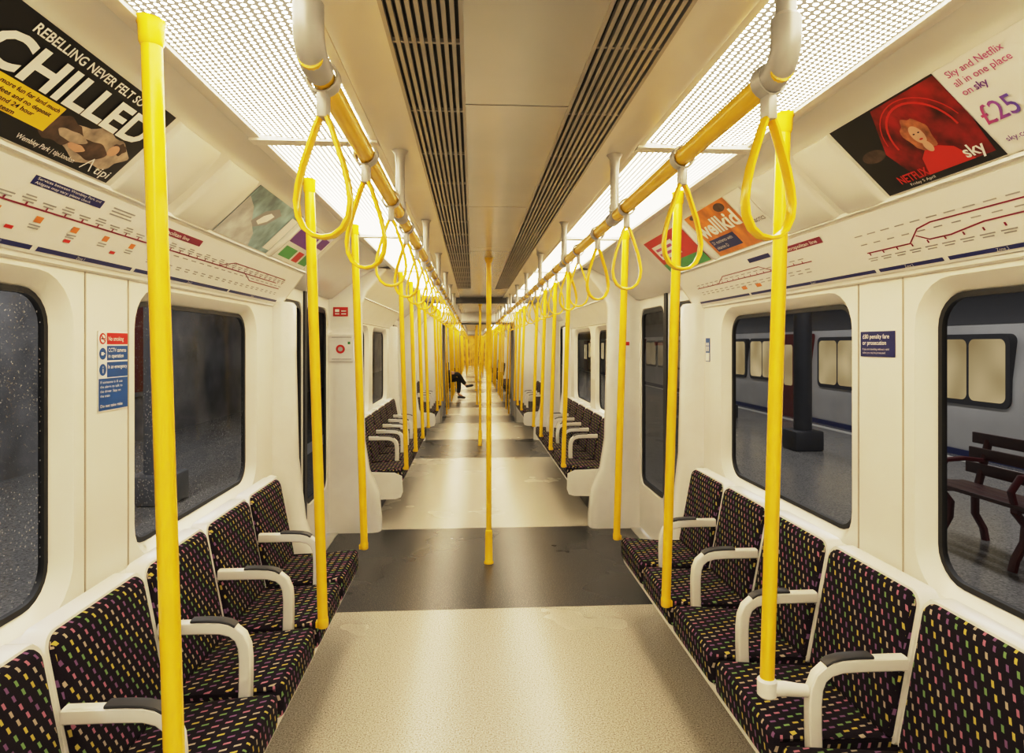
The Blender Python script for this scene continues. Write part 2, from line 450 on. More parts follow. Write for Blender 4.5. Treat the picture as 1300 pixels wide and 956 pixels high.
# unseen back wall added for bounce light, gangways, end wall
bm = bmesh.new(); bx(bm, -1.4, 1.4, -3.35, -3.3, 0, 2.25); struct(obj('wall_back_bounce', bm, cream, smooth=False))
for g0, g1 in ((12.5, 13.8), (29.4, 30.6)):
    for yy in (g0, g1-.08):
        bm = bmesh.new()
        for s in (-1, 1): bx(bm, s*.74, s*1.34, yy, yy+.08, 0, 2.24, .012)
        bx(bm, -.74, .74, yy, yy+.08, 2.0, 2.24, .012); struct(obj(nm('trim'), bm, white))
        bm = bmesh.new()
        for s in (-1, 1): bx(bm, s*.715, s*.75, yy-.012, yy+.02, 0, 2.0, .004)
        bx(bm, -.75, .75, yy-.012, yy+.02, 1.985, 2.02, .004); struct(obj(nm('trim'), bm, palegrey))
    bm = bmesh.new()
    for s in (-1, 1):
        for k in range(9):
            ya = g0+.08+(g1-g0-.16)*k/9; bx(bm, s*(.76+.03*(k % 2)), s*.86, ya, ya+(g1-g0-.16)/9, 0, 2.02)
    bx(bm, -.86, .86, g0+.08, g1-.08, 2.02, 2.06); struct(obj(nm('trim'), bm, palegrey, smooth=False))
bm = bmesh.new(); bx(bm, -1.4, 1.4, 46, 46.05, 0, 2.25); struct(obj('wall_front', bm, goldwall, smooth=False))
# vertical seams beside the window pillar
for s in (-1, 1):
    for yy in (1.905, 2.135):
        bm = bmesh.new(); bx(bm, s*1.2375, s*1.242, yy-.0025, yy+.0025, .80, 1.77); struct(obj(nm('trim'), bm, trimgrey, smooth=False))

# ------------------------------------------------------------------ ceiling lights
segs = [(-3.25, -1.5), (-1.5, .25), (.25, 2.0), (2.0, 3.75), (3.75, 5.5), (5.5, 7.25), (7.25, 9.0), (9.0, 10.75), (10.75, 12.48)]
def lightpanel(s, a, b, label, m, group):
    t = thing('ceiling_light', label, 'light', (s*.60, a, LIGHT_Z), 0, group)
    bm = bmesh.new(); n = 6
    prof = [(.430+(.770-.430)*k/n, 2.2045-.012*math.sin(PI*k/n)-LIGHT_Z) for k in range(n+1)]
    strip(bm, [(x-.60, z) for x, z in prof], .020, b-a-.020, s)
    obj('diffuser', bm, m, t, uv=lambda c, nn: (c.y, c.x))
    bm = bmesh.new(); bx(bm, s*(.41-.60), s*(.434-.60), 0, b-a, -.010, .02, .003); bx(bm, s*(.766-.60), s*(.802-.60), 0, b-a, -.010, .02, .003)
    for yy in (0, b-a-.026): bx(bm, s*(.41-.60), s*(.80-.60), yy+.001, yy+.025, -.018, .02)
    obj('frame', bm, lightframe, t)
for s in (-1, 1):
    for k, (a, b) in enumerate(segs):
        lightpanel(s, a, b, 'perforated glowing ceiling light panel, %s in the %s row' % (ORD[k], SN[s]), lightm, 'ceiling light panels')
    for k, (a, b) in enumerate(((13.9, 21.5), (21.5, 29.3), (30.7, 45.9))):
        lightpanel(s, a, b, 'long distant ceiling light strip beyond the gangway, %s on the %s side' % (ORD[k], SN[s]), lightfar, 'distant light strips')

# ------------------------------------------------------------------ seats
def seat_uv(c, n):
    if abs(n.y) > .75: return (c.x+3, c.z)
    return (c.y+5, c.z+c.x+3)
SX = .98
PITCH = .465
def make_seat():
    t = thing('passenger_chair', 'seat', 'seat', (0, 0, 0))
    kids = []
    bm = bmesh.new(); bx(bm, .725-SX, 1.12-SX, -.2135, .2135, .345, .462, .024, 4)
    for v in bm.verts:
        if v.co.z > .44: v.co.z -= .10*max(0, v.co.x-(.80-SX)) - .008*math.cos(v.co.y/.2155*PI/2)
    kids.append((obj('seat_cushion', bm, moquette, t, uv=seat_uv), []))
    def loops(seq, w, z0, z1, rt, rb):
        L = []
        for dx, ins in seq:
            lp = rloop(-w+ins, w-ins, z0+ins, z1-ins, max(rt-ins, .01), max(rb-ins, .008), 5)
            L.append([Vector((1.062-SX+dx+(p[1]-.46)*.19, p[0], p[1])) for p in lp])
        return L
    bm = bmesh.new(); rings(bm, loops([(0, .04), (.002, .018), (.008, .006), (.016, .001), (.026, 0), (.05, 0)], .2155, .43, .846, .038, .02))
    kids.append((obj('backrest', bm, moquette, t, uv=seat_uv), []))
    bm = bmesh.new(); rings(bm, loops([(.020, .003), (.026, 0), (.078, 0)], .2310, .42, .855, .045, .02))
    kids.append((obj('back_shell', bm, white, t), []))
    bm = bmesh.new(); prism(bm, [(.745-SX, .346), (.75-SX, .31), (.79-SX, .275), (1.198-SX, .24), (1.198-SX, .42), (1.12-SX, .42), (1.12-SX, .346)], -.2310, .2310)
    kids.append((obj('seat_pan', bm, white, t, ang=30), []))
    bm = bmesh.new(); bx(bm, .98-SX, 1.198-SX, -.2285, .2285, 0, .25)
    kids.append((obj('heater_box', bm, undergrey, t), []))
    pth = [(1.10, .664), (1.05, .664), (.97, .664), (.91, .662), (.874, .652), (.850, .632), (.838, .602), (.834, .56), (.834, .50), (.836, .43), (.840, .36)]
    bm = bmesh.new(); psweep(bm, [(a-SX, b) for a, b in pth], .2325, .0185, .0195, power=.42)
    arm = obj('armrest', bm, white, t)
    pp = [(1.00, .6865), (.98, .687), (.95, .687), (.91, .6845), (.882, .678), (.864, .667)]
    bm = bmesh.new(); psweep(bm, [(a-SX, b) for a, b in pp], .2325, .0188, .0050)
    pad = obj('pad', bm, padm, arm); kids.append((arm, [pad]))
    return t, kids
proto, pk = make_seat()
bm = bmesh.new(); rings(bm, [[Vector((a-SX, y_, b)) for a, b in ((.735, .40), (.728, .26), (.745, .215), (.79, .20), (1.19, .19), (1.19, .62), (1.12, .60), (1.06, .44), (.80, .43))] for y_ in (-.2495, -.2315)])
endp = obj('end_panel', bm, white, ang=30)
def put_seat(s, yc, label, group, arm, endpanel=False):
    rz = 0 if s > 0 else PI
    sk = () if arm else ('armrest',)
    r = dup(proto, pk, (s*SX, yc, 0), rz, label, group, sk)
    if endpanel:
        e = endp.copy(); COL.objects.link(e); e.parent = r
        if s < 0: e.location.y = .481
    return r
def row(s, d0, n, rowname, endpanel=False):
    for k in range(n):
        yc = d0+PITCH*(k+.5)
        arm = (k < n-1) if s > 0 else (k > 0)
        put_seat(s, yc, 'dark multicoloured dash patterned seat, %s from the camera in the %s %s row' % (ORD[k], rowname, SN[s]), 'patterned seats in the carriage', arm, endpanel and k == 0)
row(1, 3.565-6*PITCH, 6, 'nearest'); row(-1, 3.45-6*PITCH, 6, 'nearest')
row(1, 5.62, 6, 'middle', True); row(-1, 5.60, 6, 'middle', True)
row(1, 10.48, 4, 'third', True); row(-1, 10.48, 4, 'third', True)
# distant seats: one mesh each
def far_seat_mesh():
    bm = bmesh.new(); bx(bm, -.255, .12, -.224, .224, .352, .465, .03, 2)
    bx(bm, .07, .13, -.219, .219, .44, .85, .02, 2)
    bx(bm, -.2, .25, -.23, .23, .26, .352); bx(bm, 0, .25, -.23, .23, 0, .26)
    return bm
far = obj('passenger_chair', far_seat_mesh(), moquette, None, uv=seat_uv)
first = [True]
for y0, n in ((13.95, 3), (17.2, 6), (22.1, 6), (26.9, 5), (30.9, 6), (35.5, 6)):
    for s in (-1, 1):
        for k in range(n):
            o = far if first[0] else far.copy()
            if not first[0]: COL.objects.link(o)
            first[0] = False
            o.location = (s*SX, y0+PITCH*(k+.5), 0); o.rotation_euler = (0, 0, 0 if s > 0 else PI)
            tag(o, 'tiny distant patterned seat in the carriages beyond the gangway', 'seat', 'distant seats beyond the gangway')
for ch, subs in pk:
    for g in subs: bpy.data.objects.remove(g)
    bpy.data.objects.remove(ch)
bpy.data.objects.remove(proto); bpy.data.objects.remove(endp)

# ------------------------------------------------------------------ yellow poles
def make_pole():
    t = thing('grab_pole', 'pole', 'pole', (0, 0, 0)); kids = []
    f = lambda z: .052*z/1.70
    bm = bmesh.new(); tube(bm, [(f(z), 0, z) for z in (0, .4, .9, 1.3, 1.71)], .0195, 18); kids.append((obj('pole_tube', bm, yellow, t), []))
    bm = bmesh.new(); tube(bm, [(f(1.68), 0, 1.675), (f(1.68), 0, 1.682), (f(1.70), 0, 1.715), (f(1.72), 0, 1.728)], [.0205, .0235, .0245, .030], 18); kids.append((obj('top_collar', bm, yellow, t), []))
    bm = bmesh.new(); tube(bm, [(0, 0, -.02), (0, 0, -.015), (0, 0, .012), (0, 0, .018)], [.018, .0215, .0215, .020], 18); bx(bm, 0, .027, -.009, .009, -.02, .006, .003); kids.append((obj('bottom_bracket', bm, yellow, t), []))
    return t, kids
pp_, ppk = make_pole()
def poles(s, ys, rowname, start=0):
    for k, yy in enumerate(ys):
        dup(pp_, ppk, (s*.698, yy, .475), 0 if s > 0 else PI, 'yellow vertical grab pole at the seat edge, %s along the %s %s row' % (ORD[k+start], rowname, SN[s]), 'yellow seat edge poles')
poles(-1, (1.29, 2.50, 3.44), 'nearest'); poles(1, (2.61, 3.52), 'nearest', 1)
# the nearest right pole stands on a white bracket carried by the armrest
t = thing('grab_pole', 'yellow vertical grab pole on a white armrest bracket, first along the nearest right row', 'pole', (.702, 1.705, .615), 0, 'yellow seat edge poles')
f = lambda z: .052*z/1.70
bm = bmesh.new(); tube(bm, [(f(z), 0, z) for z in (0, .4, .9, 1.3, 1.565)], .0195, 18); obj('pole_tube', bm, yellow, t)
bm = bmesh.new(); tube(bm, [(f(1.54), 0, 1.532), (f(1.54), 0, 1.54), (f(1.56), 0, 1.572), (f(1.58), 0, 1.586)], [.0205, .0235, .0245, .030], 18); obj('top_collar', bm, yellow, t)
bm = bmesh.new(); tube(bm, [(0, 0, -.035), (0, 0, -.028), (0, 0, .012), (0, 0, .018)], [.020, .0265, .0265, .0205], 18); tube(bm, [(.0, 0, -.012), (.05, 0, -.014), (.09, 0, -.02), (.113, 0, -.022)], [.022, .020, .018, .0175], 14); obj('bottom_bracket', bm, white, t)
poles(-1, (5.60, 6.53, 7.45, 8.38), 'middle'); poles(1, (5.62, 6.55, 7.48, 8.40), 'middle')
poles(-1, (10.5, 11.4, 12.3), 'third'); poles(1, (10.5, 11.4, 12.3), 'third')
for ch, subs in ppk: bpy.data.objects.remove(ch)
bpy.data.objects.remove(pp_)
bm = bmesh.new(); tube(bm, [(0, 0, 0), (.066, 0, 2.19)], .0195, 10); fp = obj('grab_pole', bm, yellow)
fy = [(-.69, y) for y in (14.1, 15.2, 17.3, 18.3, 19.3, 20.1, 22.2, 23.2, 24.2, 25.0, 26.9, 28, 29, 31, 32, 33, 34, 35, 36, 37, 38, 39, 41)]
fy += [(.69, y) for a, y in fy]
fy += [(x, y) for y in (31.5, 33.5, 35.5, 37.5, 39.5, 41.5, 43.5) for x in (-.42, .40)] + [(x, y) for y, x in ((36, .05), (38.5, -.12), (40.5, .14), (42.5, -.02), (44.5, .22), (45, -.25))]
for i, (xx, yy) in enumerate(fy):
    o = fp if i == 0 else fp.copy()
    if i: COL.objects.link(o)
    o.location = (xx, yy, .0); o.rotation_euler = (0, 0, 0 if xx > 0 else PI)
    tag(o, 'tiny distant yellow pole in the carriages beyond the gangway', 'pole', 'distant yellow poles')
def centre_pole(yy, label, xx=0):
    t = thing('centre_pole', label, 'pole', (xx, yy, 0), 0, 'aisle centre poles')
    bm = bmesh.new(); tube(bm, [(0, 0, .004), (0, 0, 1.1), (0, 0, 2.17)], .0185, 18); obj('pole_tube', bm, yellow, t)
    bm = bmesh.new(); tube(bm, [(0, 0, .001), (0, 0, .012), (0, 0, .02), (0, 0, .215), (0, 0, .235), (0, 0, .24)], [.034, .034, .028, .026, .024, .019], 18); obj('base_sleeve', bm, yellow, t)
    bm = bmesh.new(); tube(bm, [(0, 0, 2.14), (0, 0, 2.15), (0, 0, 2.174)], [.02, .026, .032], 18); obj('top_flange', bm, yellow, t)
centre_pole(4.49, 'yellow pole standing alone in the middle of the nearest dark floor band')
centre_pole(9.70, 'yellow pole in the middle of the second dark floor band')
centre_pole(16.3, 'thin distant yellow pole in the aisle of the next carriage')
centre_pole(21.1, 'second thin distant yellow pole in the aisle of the next carriage')
centre_pole(26.0, 'third thin distant yellow pole in the aisle of the next carriage')
centre_pole(33.0, 'furthest thin yellow pole in the aisle beyond the second gangway')

# ------------------------------------------------------------------ overhead rails and straps
RX, RZ = .345, 1.97
posts = [.92, 2.02, 3.15, 4.28, 5.40, 6.52, 7.64, 8.2]
def rail(s, y0, y1, ps, label, detail=True):
    t = thing('overhead_handrail', label, 'handrail', (s*RX, y0, RZ), 0, 'overhead handrails')
    bm = bmesh.new(); n = 14
    tube(bm, [(0, .01+(y1-y0-.01)*k/n, 0) for k in range(n+1)], .0185, 18); obj('rail', bm, yellow, t)
    for i, py in enumerate(ps):
        d = py-y0
        bm = bmesh.new(); tube(bm, [(0, d, .015), (0, d, .10), (0, d, .16), (0, d, .19), (0, d, .204)], [.0145, .0145, .0145, .017, .026], 16); po = obj('post', bm, greymetal, t)
        bm = bmesh.new()
        if i == 0:
            pts = [(0, d, .075), (0, d, .068), (0, d, .045)]+[(0, d+.035-.035*math.cos(math.radians(a)), .036-.036*math.sin(math.radians(a))) for a in (0, 18, 36, 54, 72, 90)]+[(0, d+.06, 0), (0, d+.066, 0)]
            tube(bm, pts, [.0155, .0215]+[.0215]*(len(pts)-4)+[.0215, .0205], 18)
        else:
            tube(bm, [(0, d-.042, 0), (0, d-.038, 0), (0, d+.038, 0), (0, d+.042, 0)], [.0192, .0222, .0222, .0192], 18); tube(bm, [(0, d, 0), (0, d, .042)], .0185, 16)
        obj('sleeve', bm, greymetal, po)
for s in (-1, 1):
    rail(s, .90, 8.25, [.90]+posts[1:], 'yellow overhead handrail with grey posts above the aisle, %s of the nearest pair' % SN[s])
    rail(s, 8.9, 12.3, [8.92, 10.1, 11.2, 12.25], 'yellow overhead handrail over the second dark floor band, on the %s' % SN[s])
    rail(s, 14.0, 29.2, [14.1+2.1*k for k in range(8)], 'distant yellow overhead handrail beyond the gangway, on the %s' % SN[s])
def make_strap():
    t = thing('hanging_strap', 'strap', 'strap', (0, 0, 0)); kids = []
    bm = bmesh.new(); psweep(bm, [(.0235*math.cos(2*PI*k/20), .0235*math.sin(2*PI*k/20)) for k in range(20)], 0, .012, .0025, closed=True)
    bx(bm, -.008, .008, -.012, .012, -.062, -.023, .003); kids.append((obj('clip', bm, greymetal, t), []))
    base = [(.004, -.056), (.012, -.075), (.022, -.105), (.032, -.135), (.039, -.165), (.042, -.190), (.039, -.213), (.030, -.231), (.016, -.242)]
    pts = base+[(0, -.245)]+[(-a, b) for a, b in base[::-1]]
    bm = bmesh.new(); psweep(bm, pts, 0, .010, .0038, n=10, closed=True); lo = obj('loop', bm, yellow, t); kids.append((lo, []))
    return t, kids, lo.data
sp, sk, loopmesh = make_strap()
for s in (-1, 1):
    ys = [.99, 1.38, 1.80, 2.22, 2.62, 3.0, 3.4, 3.8, 4.2, 4.6, 5.0, 5.6, 6.0, 6.4, 6.8, 7.2, 7.8] if s < 0 else [.955, 1.36, 1.86, 2.30, 2.72, 3.02, 3.45, 3.85, 4.15, 4.6, 5.0, 5.6, 6.0, 6.4, 6.8, 7.2, 7.8]
    for k, yy in enumerate(ys):
        dup(sp, sk, (s*RX, yy, RZ), math.radians(random.uniform(-12, 12)), 'yellow looped hanging strap, %s from the camera on the %s handrail' % (ORD[k], SN[s]), 'hanging straps on the handrails')
for ch, subs in sk: bpy.data.objects.remove(ch)
bpy.data.objects.remove(sp)
for s in (-1, 1):
    for yy in [9.2, 9.6, 10.4, 10.8, 11.5, 11.9]+[14.4+.5*k for k in range(28)]:
        o = bpy.data.objects.new('hanging_strap', loopmesh); COL.objects.link(o)
        o.location = (s*RX, yy, RZ+.036); o.rotation_euler = (0, 0, random.uniform(-.4, .4))
        tag(o, 'tiny distant yellow strap loop hanging beyond the nearest handrails', 'strap', 'distant hanging straps')

# ------------------------------------------------------------------ posters and maps
def adboard(s, ystart, label, cat='poster'):
    V = Vector((-s*.190, 0, .185)); U = (0, 1, 0) if s < 0 else (0, -1, 0)
    O = Vector((s*1.090, ystart, 1.985)); Vn = V.normalized(); N = Vector(U).cross(Vn)
    return Board('advertising_poster', label, cat, O+Vn*.006+N*.002, U, V, 'posters above the windows')
def blob(cu, cv, ru, rv, wob=.12, f=5, n=36, ph=0): return [(cu+ru*math.cos(a)*(1+wob*math.sin(f*a+ph)), cv+rv*math.sin(a)*(1+wob*math.cos((f+2)*a+ph))) for a in [2*PI*k/n for k in range(n)]]
b = adboard(-1, 1.02, 'black poster with huge white lettering and a yellow text box')
b.sheet('sheet', ink, .71, .252)
b.polys('picture', beige, [blob(.575, .075, .115, .052)], .0030); b.polys('picture', brownph, [blob(.44, .075, .07, .035, ph=1)], .0032)
b.polys('figure_top', brownph, [blob(.565, .062, .055, .026, .1, 3)], .0034); b.polys('figure_arm', skinph, [blob(.52, .052, .030, .010, .1, 3)], .0037)
b.ell('figure_face', skinph, [(.628, .088, .018, .017)], .0037); b.polys('figure_hair', brownph, [blob(.640, .098, .024, .018, .15, 5)], .0036)
b.polys('figure_legs', beige, [blob(.485, .072, .050, .014, .1, 3)], .0035)
b.rects('text_box', yellowink, [(.13, .052, .405, .122)], .004)
b.text('lettering', whiteink, [('REBELLING NEVER FELT SO', .19, .220, .030, .018, .38), ('CHILLED', .14, .130, .108, .03, .535), ('Wembley Park | tipi.london', .36, .014, .018, .01, .19), ('tipi', .63, .012, .034, .01, .06)], .005)
b.text('small_text', ink, [('time is way more fun for land much', .14, .105, .015, .01, .255), ('there are no fees and no deposit', .14, .088, .015, .01, .245), ('bills included* and 24 hour', .14, .072, .015, .01, .21), ('families resident team', .14, .056, .015, .01, .17)], .005)
b.lines('logo', whiteink, [([(.580, .012), (.598, .046), (.606, .032)], .004), ([(.616, .012), (.598, .046)], .004)], .005)
b = adboard(-1, 2.42, 'pale teal and grey photographic poster above the left window')
b.sheet('sheet', skyph, .60, .245)
b.polys('picture', greyph, [[(0, 0), (.36, 0), (.30, .06), (.20, .10), (.10, .16), (0, .19)]], .003)
b.polys('picture_shadow', greyink, [[(.18, .105), (.24, .085), (.33, .12), (.38, .19), (.31, .21), (.22, .17)]], .0034)
b.polys('picture_light', whiteink, [[(.22, .115), (.26, .105), (.31, .135), (.33, .17), (.28, .175), (.24, .15)]], .004)
b.rects('white_panel', whiteink, [(.50, .02, .59, .21)], .004)
b = adboard(-1, 3.10, 'small purple and white poster with a green block beside the left doors')
b.sheet('sheet', paper, .56, .245); b.rects('purple_block', purpleink, [(.02, .11, .36, .225), (.40, .15, .54, .22)], .003)
b.rects('green_block', greenink, [(.05, .02, .24, .085), (.40, .02, .54, .10)], .003); b.rects('red_block', redink, [(.27, .02, .37, .085)], .003)
b = adboard(1, 1.74, 'poster with a dark red stage picture and a white price panel')
b.sheet('sheet', paper, .86, .252)
b.rects('picture', ink, [(0, 0, .40, .252)], .003)
redph = M('dark_red_photo', (.20, .007, .007), .35, var=.85, scale=16)
b.polys('red_glow', redph, [[(.14, .02), (.385, .02), (.40, .12), (.40, .247), (.18, .247), (.11, .12)]], .0036)
def arc(cu, cv, ru, rv, a0, a1, n=18): return [(cu+ru*math.cos(math.radians(a0+(a1-a0)*k/n)), cv+rv*math.sin(math.radians(a0+(a1-a0)*k/n))) for k in range(n+1)]
b.lines('ring', redink, [(arc(.26, .12, .10, .105, 0, 180), .006)], .0042)
b.lines('ring', redink, [(arc(.26, .12, .122, .118, 10, 170), .003)], .0042)
b.ell('smoke', brownph, [(.07, .13, .045, .02)], .0042)
b.polys('figure_hair', hairph, [blob(.245, .135, .040, .052, .1, 5)], .0044)
b.polys('figure_dress', redink, [[(.18, .02), (.33, .02), (.305, .070), (.270, .088), (.225, .088), (.200, .070)]], .0046)
b.ell('figure_face', skinph, [(.245, .135, .019, .028)], .0048); b.ell('figure_neck', skinph, [(.246, .096, .012, .018)], .0047)
b.ell('figure_eye', ink, [(.237, .140, .0035, .002), (.253, .140, .0035, .002)], .0050); b.ell('figure_mouth', redink, [(.245, .121, .006, .0025)], .0050)
b.text('red_lettering', redink, [('NETFLIX', .075, .022, .036, .02, .11)], .005)
b.text('white_lettering', whiteink, [('sky', .31, .028, .048, .02, .062), ('Friday 5 April', .10, .008, .012, .0, .09)], .005)
b.text('purple_lettering', pinkink, [('Sky and Netflix', .425, .222, .024, .004, .145), ('all in one place', .425, .196, .024, .004, .145), ('on', .425, .170, .024, .004, .026)], .004)
b.text('blue_lettering', purpleink, [('sky', .458, .170, .026, .012, .034), ('sky.com', .425, .030, .020, .0, .07), ('a month', .53, .09, .020, .0, .08)], .004)
b.text('price_lettering', priceink, [('£25', .415, .085, .072, .004, .092)], .004)
b = adboard(1, 2.98, 'orange brown poster with white lettering beside a white panel')
b.sheet('sheet', paper, .62, .252)
b.rects('picture', orangeph, [(0, 0, .46, .252)], .003); b.ell('fruit', brownph, [(.37, .22, .05, .022), (.10, .235, .05, .013)], .0034)
b.rects('text_box', navy, [(.03, .025, .30, .095)], .004)
b.text('lettering', whiteink, [('wellkid', .02, .115, .115, .03, .42), ('21 nutrients with', .045, .067, .026, .0, .22), ('vitamin D', .045, .036, .026, .0, .13)], .005)
b.text('black_lettering', ink, [('VITABIOTICS', .475, .09, .024, .01, .135)], .004)
b = adboard(1, 3.72, 'small red poster with a green strip beside the right doors')
b.sheet('sheet', redink, .62, .245); b.rects('green_strip', greenink, [(.0, .0, .62, .07)], .003); b.rects('white_panel', whiteink, [(.06, .10, .40, .20)], .003); b.rects('text_bar', pinkink, [(.09, .125, .30, .142), (.09, .16, .36, .177)], .004)
# rounded poster holder ends
for s in (-1, 1):
    V = Vector((-s*.190, 0, .185)); 
    for yy, hw in (((1.90, .14), (2.25, .14), (3.06, .03)) if s < 0 else ((.82, .03), (1.86, .10), (2.17, .17), (3.04, .026))):
        bm = bmesh.new(); Vn = V.normalized(); O = Vector((s*1.090, yy, 1.985)); N = Vector((0, 1 if s < 0 else -1, 0)).cross(Vn)
        rings(bm, [[O+Vn*v+Vector((0, d, 0))+N*(h*k) for d, h in ((-hw, -.002), (-hw+.006, .009), (-hw+.016, .015), (hw-.016, .015), (hw-.006, .009), (hw, -.002))] for v, k in ((-.004, .5), (.01, 1), (.07, 1.25), (.125, 1.4), (.18, 1.25), (.24, 1), (.256, .5))])
        struct(obj(nm('trim'), bm, cream, ang=60))
def mapboard(s, ystart, label):
    V = Vector((-s*.130, 0, .180)); U = (0, 1, 0) if s < 0 else (0, -1, 0)
    O = Vector((s*1.225, ystart, 1.790)); Vn = V.normalized(); N = Vector(U).cross(Vn)
    return Board('route_map', label, 'map', O+N*.0015, U, V, 'route maps above the windows')
b = mapboard(-1, .60, 'white route map strip with a dark red line above the left windows')
b.sheet('sheet', paper, 3.12, .214)
Y = lambda y: y-.60
b.rects('zone_band', navy, [(Y(.7), .010, Y(1.64), .023), (Y(1.66), .010, Y(2.1), .023), (Y(2.12), .010, Y(2.9), .023), (Y(2.92), .010, Y(3.6), .023)], .003)
b.text('zone_text', whiteink, [('Zone 2', Y(1.50), .0115, .013), ('Zone 1', Y(1.82), .0115, .013), ('Zone 2', Y(2.5), .0115, .013), ('Zone 3', Y(3.2), .0115, .013)], .004)
b.lines('route_line', maroon, [([(Y(.8), .118), (Y(2.95), .118)], .0045), ([(Y(2.65), .118), (Y(2.78), .150), (Y(3.5), .150)], .004), ([(Y(2.95), .118), (Y(3.05), .09), (Y(3.5), .09)], .004), ([(Y(2.9), .118), (Y(3.4), .118)], .004)], .003)
rr = []; oo = []; gg = []; rd = []
yy = .9; i = 0
while yy < 3.5:
    rr.append((Y(yy)-.003, .118, Y(yy)+.003, .128))
    gg += [(Y(yy)-.024, .135, Y(yy)+.024, .1385), (Y(yy)-.016, .127, Y(yy)+.02, .1305)]
    if i % 2: gg += [(Y(yy)-.018, .143, Y(yy)+.018, .1465)]
    if yy < 2.15 and i % 2 == 0: oo.append((Y(yy)-.013, .084, Y(yy)+.013, .101)); gg += [(Y(yy)-.020, .074, Y(yy)+.020, .0775), (Y(yy)-.018, .066, Y(yy)+.018, .0695)]
    if yy < 2.15 and i % 3 == 0: rd.append((Y(yy)-.013, .052, Y(yy)+.013, .061))
    if yy > 2.15: gg += [(Y(yy)-.018, .062, Y(yy)+.018, .0655), (Y(yy)-.015, .053, Y(yy)+.015, .0565), (Y(yy)-.022, .102, Y(yy)+.018, .1055)]
    yy += .07; i += 1
b.rects('station_tick', maroon, rr, .0036); b.rects('station_text', greyink, gg, .003); b.rects('interchange_block', orangeink, oo, .003); b.rects('interchange_block', redink, rd, .0032)
b.rects('blue_panel', navy, [(Y(1.50), .172, Y(1.77), .196)], .003)
b.text('panel_text', whiteink, [('Services between Wembley Park and', Y(1.51), .187, .010, 0, .245), ('Aldgate may vary: please check', Y(1.51), .176, .010, 0, .21)], .004)
b.rects('key_text', greyink, [(Y(1.82), .186, Y(1.93), .190), (Y(1.82), .176, Y(1.92), .180), (Y(1.82), .166, Y(1.93), .170)], .003)
b.rects('title_panel', maroon, [(Y(2.02), .165, Y(2.40), .190)], .003)
b.text('title_text', whiteink, [('Metropolitan line', Y(2.05), .171, .020, .01, .25)], .004)
b = mapboard(1, 3.72, 'white route map strip with a forked red line above the right windows')
b.sheet('sheet', paper, 3.12, .214)
Z = lambda y: 3.72-y
b.rects('zone_band', navy, [(Z(3.6), .010, Z(2.95), .022), (Z(2.93), .010, Z(2.0), .022), (Z(1.98), .010, Z(1.7), .022), (Z(1.68), .010, Z(1.32), .022), (Z(1.3), .010, Z(.7), .022)], .003)
b.text('zone_text', whiteink, [('Zone 2', Z(1.86), .011, .013), ('Zone 3', Z(1.52), .011, .013), ('Zone 4', Z(1.1), .011, .013), ('Zone 1', Z(2.4), .011, .013)], .004)
b.lines('route_line', maroon, [([(Z(3.5), .105), (Z(2.3), .105)], .004), ([(Z(1.98), .085), (Z(1.78), .085), (Z(1.72), .125), (Z(1.66), .135), (Z(1.30), .135), (Z(1.25), .16), (Z(.7), .16)], .004),
    ([(Z(1.74), .105), (Z(1.70), .085), (Z(1.62), .085), (Z(1.5), .10), (Z(1.36), .10), (Z(1.30), .135)], .004), ([(Z(1.36), .10), (Z(1.28), .085), (Z(.7), .085)], .004), ([(Z(3.2), .105), (Z(3.1), .14), (Z(2.7), .14), (Z(2.6), .105)], .0035)], .003)
rr = []; gg = []
yy = .8
while yy < 3.5:
    if yy > 2.3: rr.append((Z(yy)-.003, .105, Z(yy)+.003, .115)); gg += [(Z(yy)-.020, .122, Z(yy)+.020, .1255), (Z(yy)-.018, .075, Z(yy)+.018, .0785), (Z(yy)-.018, .062, Z(yy)+.018, .0655)]
    elif yy < 2.0: gg += [(Z(yy)-.024, .062, Z(yy)+.024, .0655), (Z(yy)-.020, .148, Z(yy)+.020, .1515), (Z(yy)-.016, .115, Z(yy)+.016, .1185), (Z(yy)-.02, .054, Z(yy)+.016, .0575)]; rr.append((Z(yy)-.003, .075, Z(yy)+.003, .085))
    yy += .065
b.rects('station_tick', maroon, rr, .0036); b.rects('station_text', greyink, gg, .003)
b.rects('blue_panel', navy, [(Z(2.75), .168, Z(2.55), .188)], .003)
b.rects('title_panel', maroon, [(Z(2.45), .165, Z(2.16), .190)], .003)
b.text('title_text', whiteink, [('Metropolitan line', Z(2.43), .171, .020, .01, .24)], .004)
b.rects('interchange_block', orangeink, [(Z(2.98), .045, Z(2.93), .062), (Z(2.83), .045, Z(2.78), .062), (Z(2.6), .045, Z(2.56), .062)], .003)

# wall notices
b = Board('notice', 'stacked red and blue notices on the wall pillar between the left windows', 'notice', (-WX+.001, 1.965, 1.355), (0, 1, 0), (0, 0, 1))
b.sheet('sheet', paper, .162, .245)
b.rects('red_panel', redink, [(.045, .205, .160, .240)], .003)
b.rects('blue_panel', blueink, [(.045, .155, .160, .200), (.002, .003, .160, .10), (.045, .103, .160, .150)], .003)
b.ell('round_symbol', redink, [(.023, .222, .017, .017)], .003); b.ell('round_symbol_white', whiteink, [(.023, .222, .0125, .0125)], .0036); b.lines('symbol_bar', redink, [([(.014, .231), (.032, .213)], .004)], .0046)
b.rects('cigarette_symbol', ink, [(.013, .220, .033, .2235)], .004)
b.ell('round_symbol', blueink, [(.023, .176, .018, .018), (.023, .127, .018, .018)], .003)
b.rects('symbol_mark', whiteink, [(.014, .171, .027, .181), (.028, .174, .033, .178), (.0215, .117, .0245, .130), (.0215, .133, .0245, .137)], .0036)
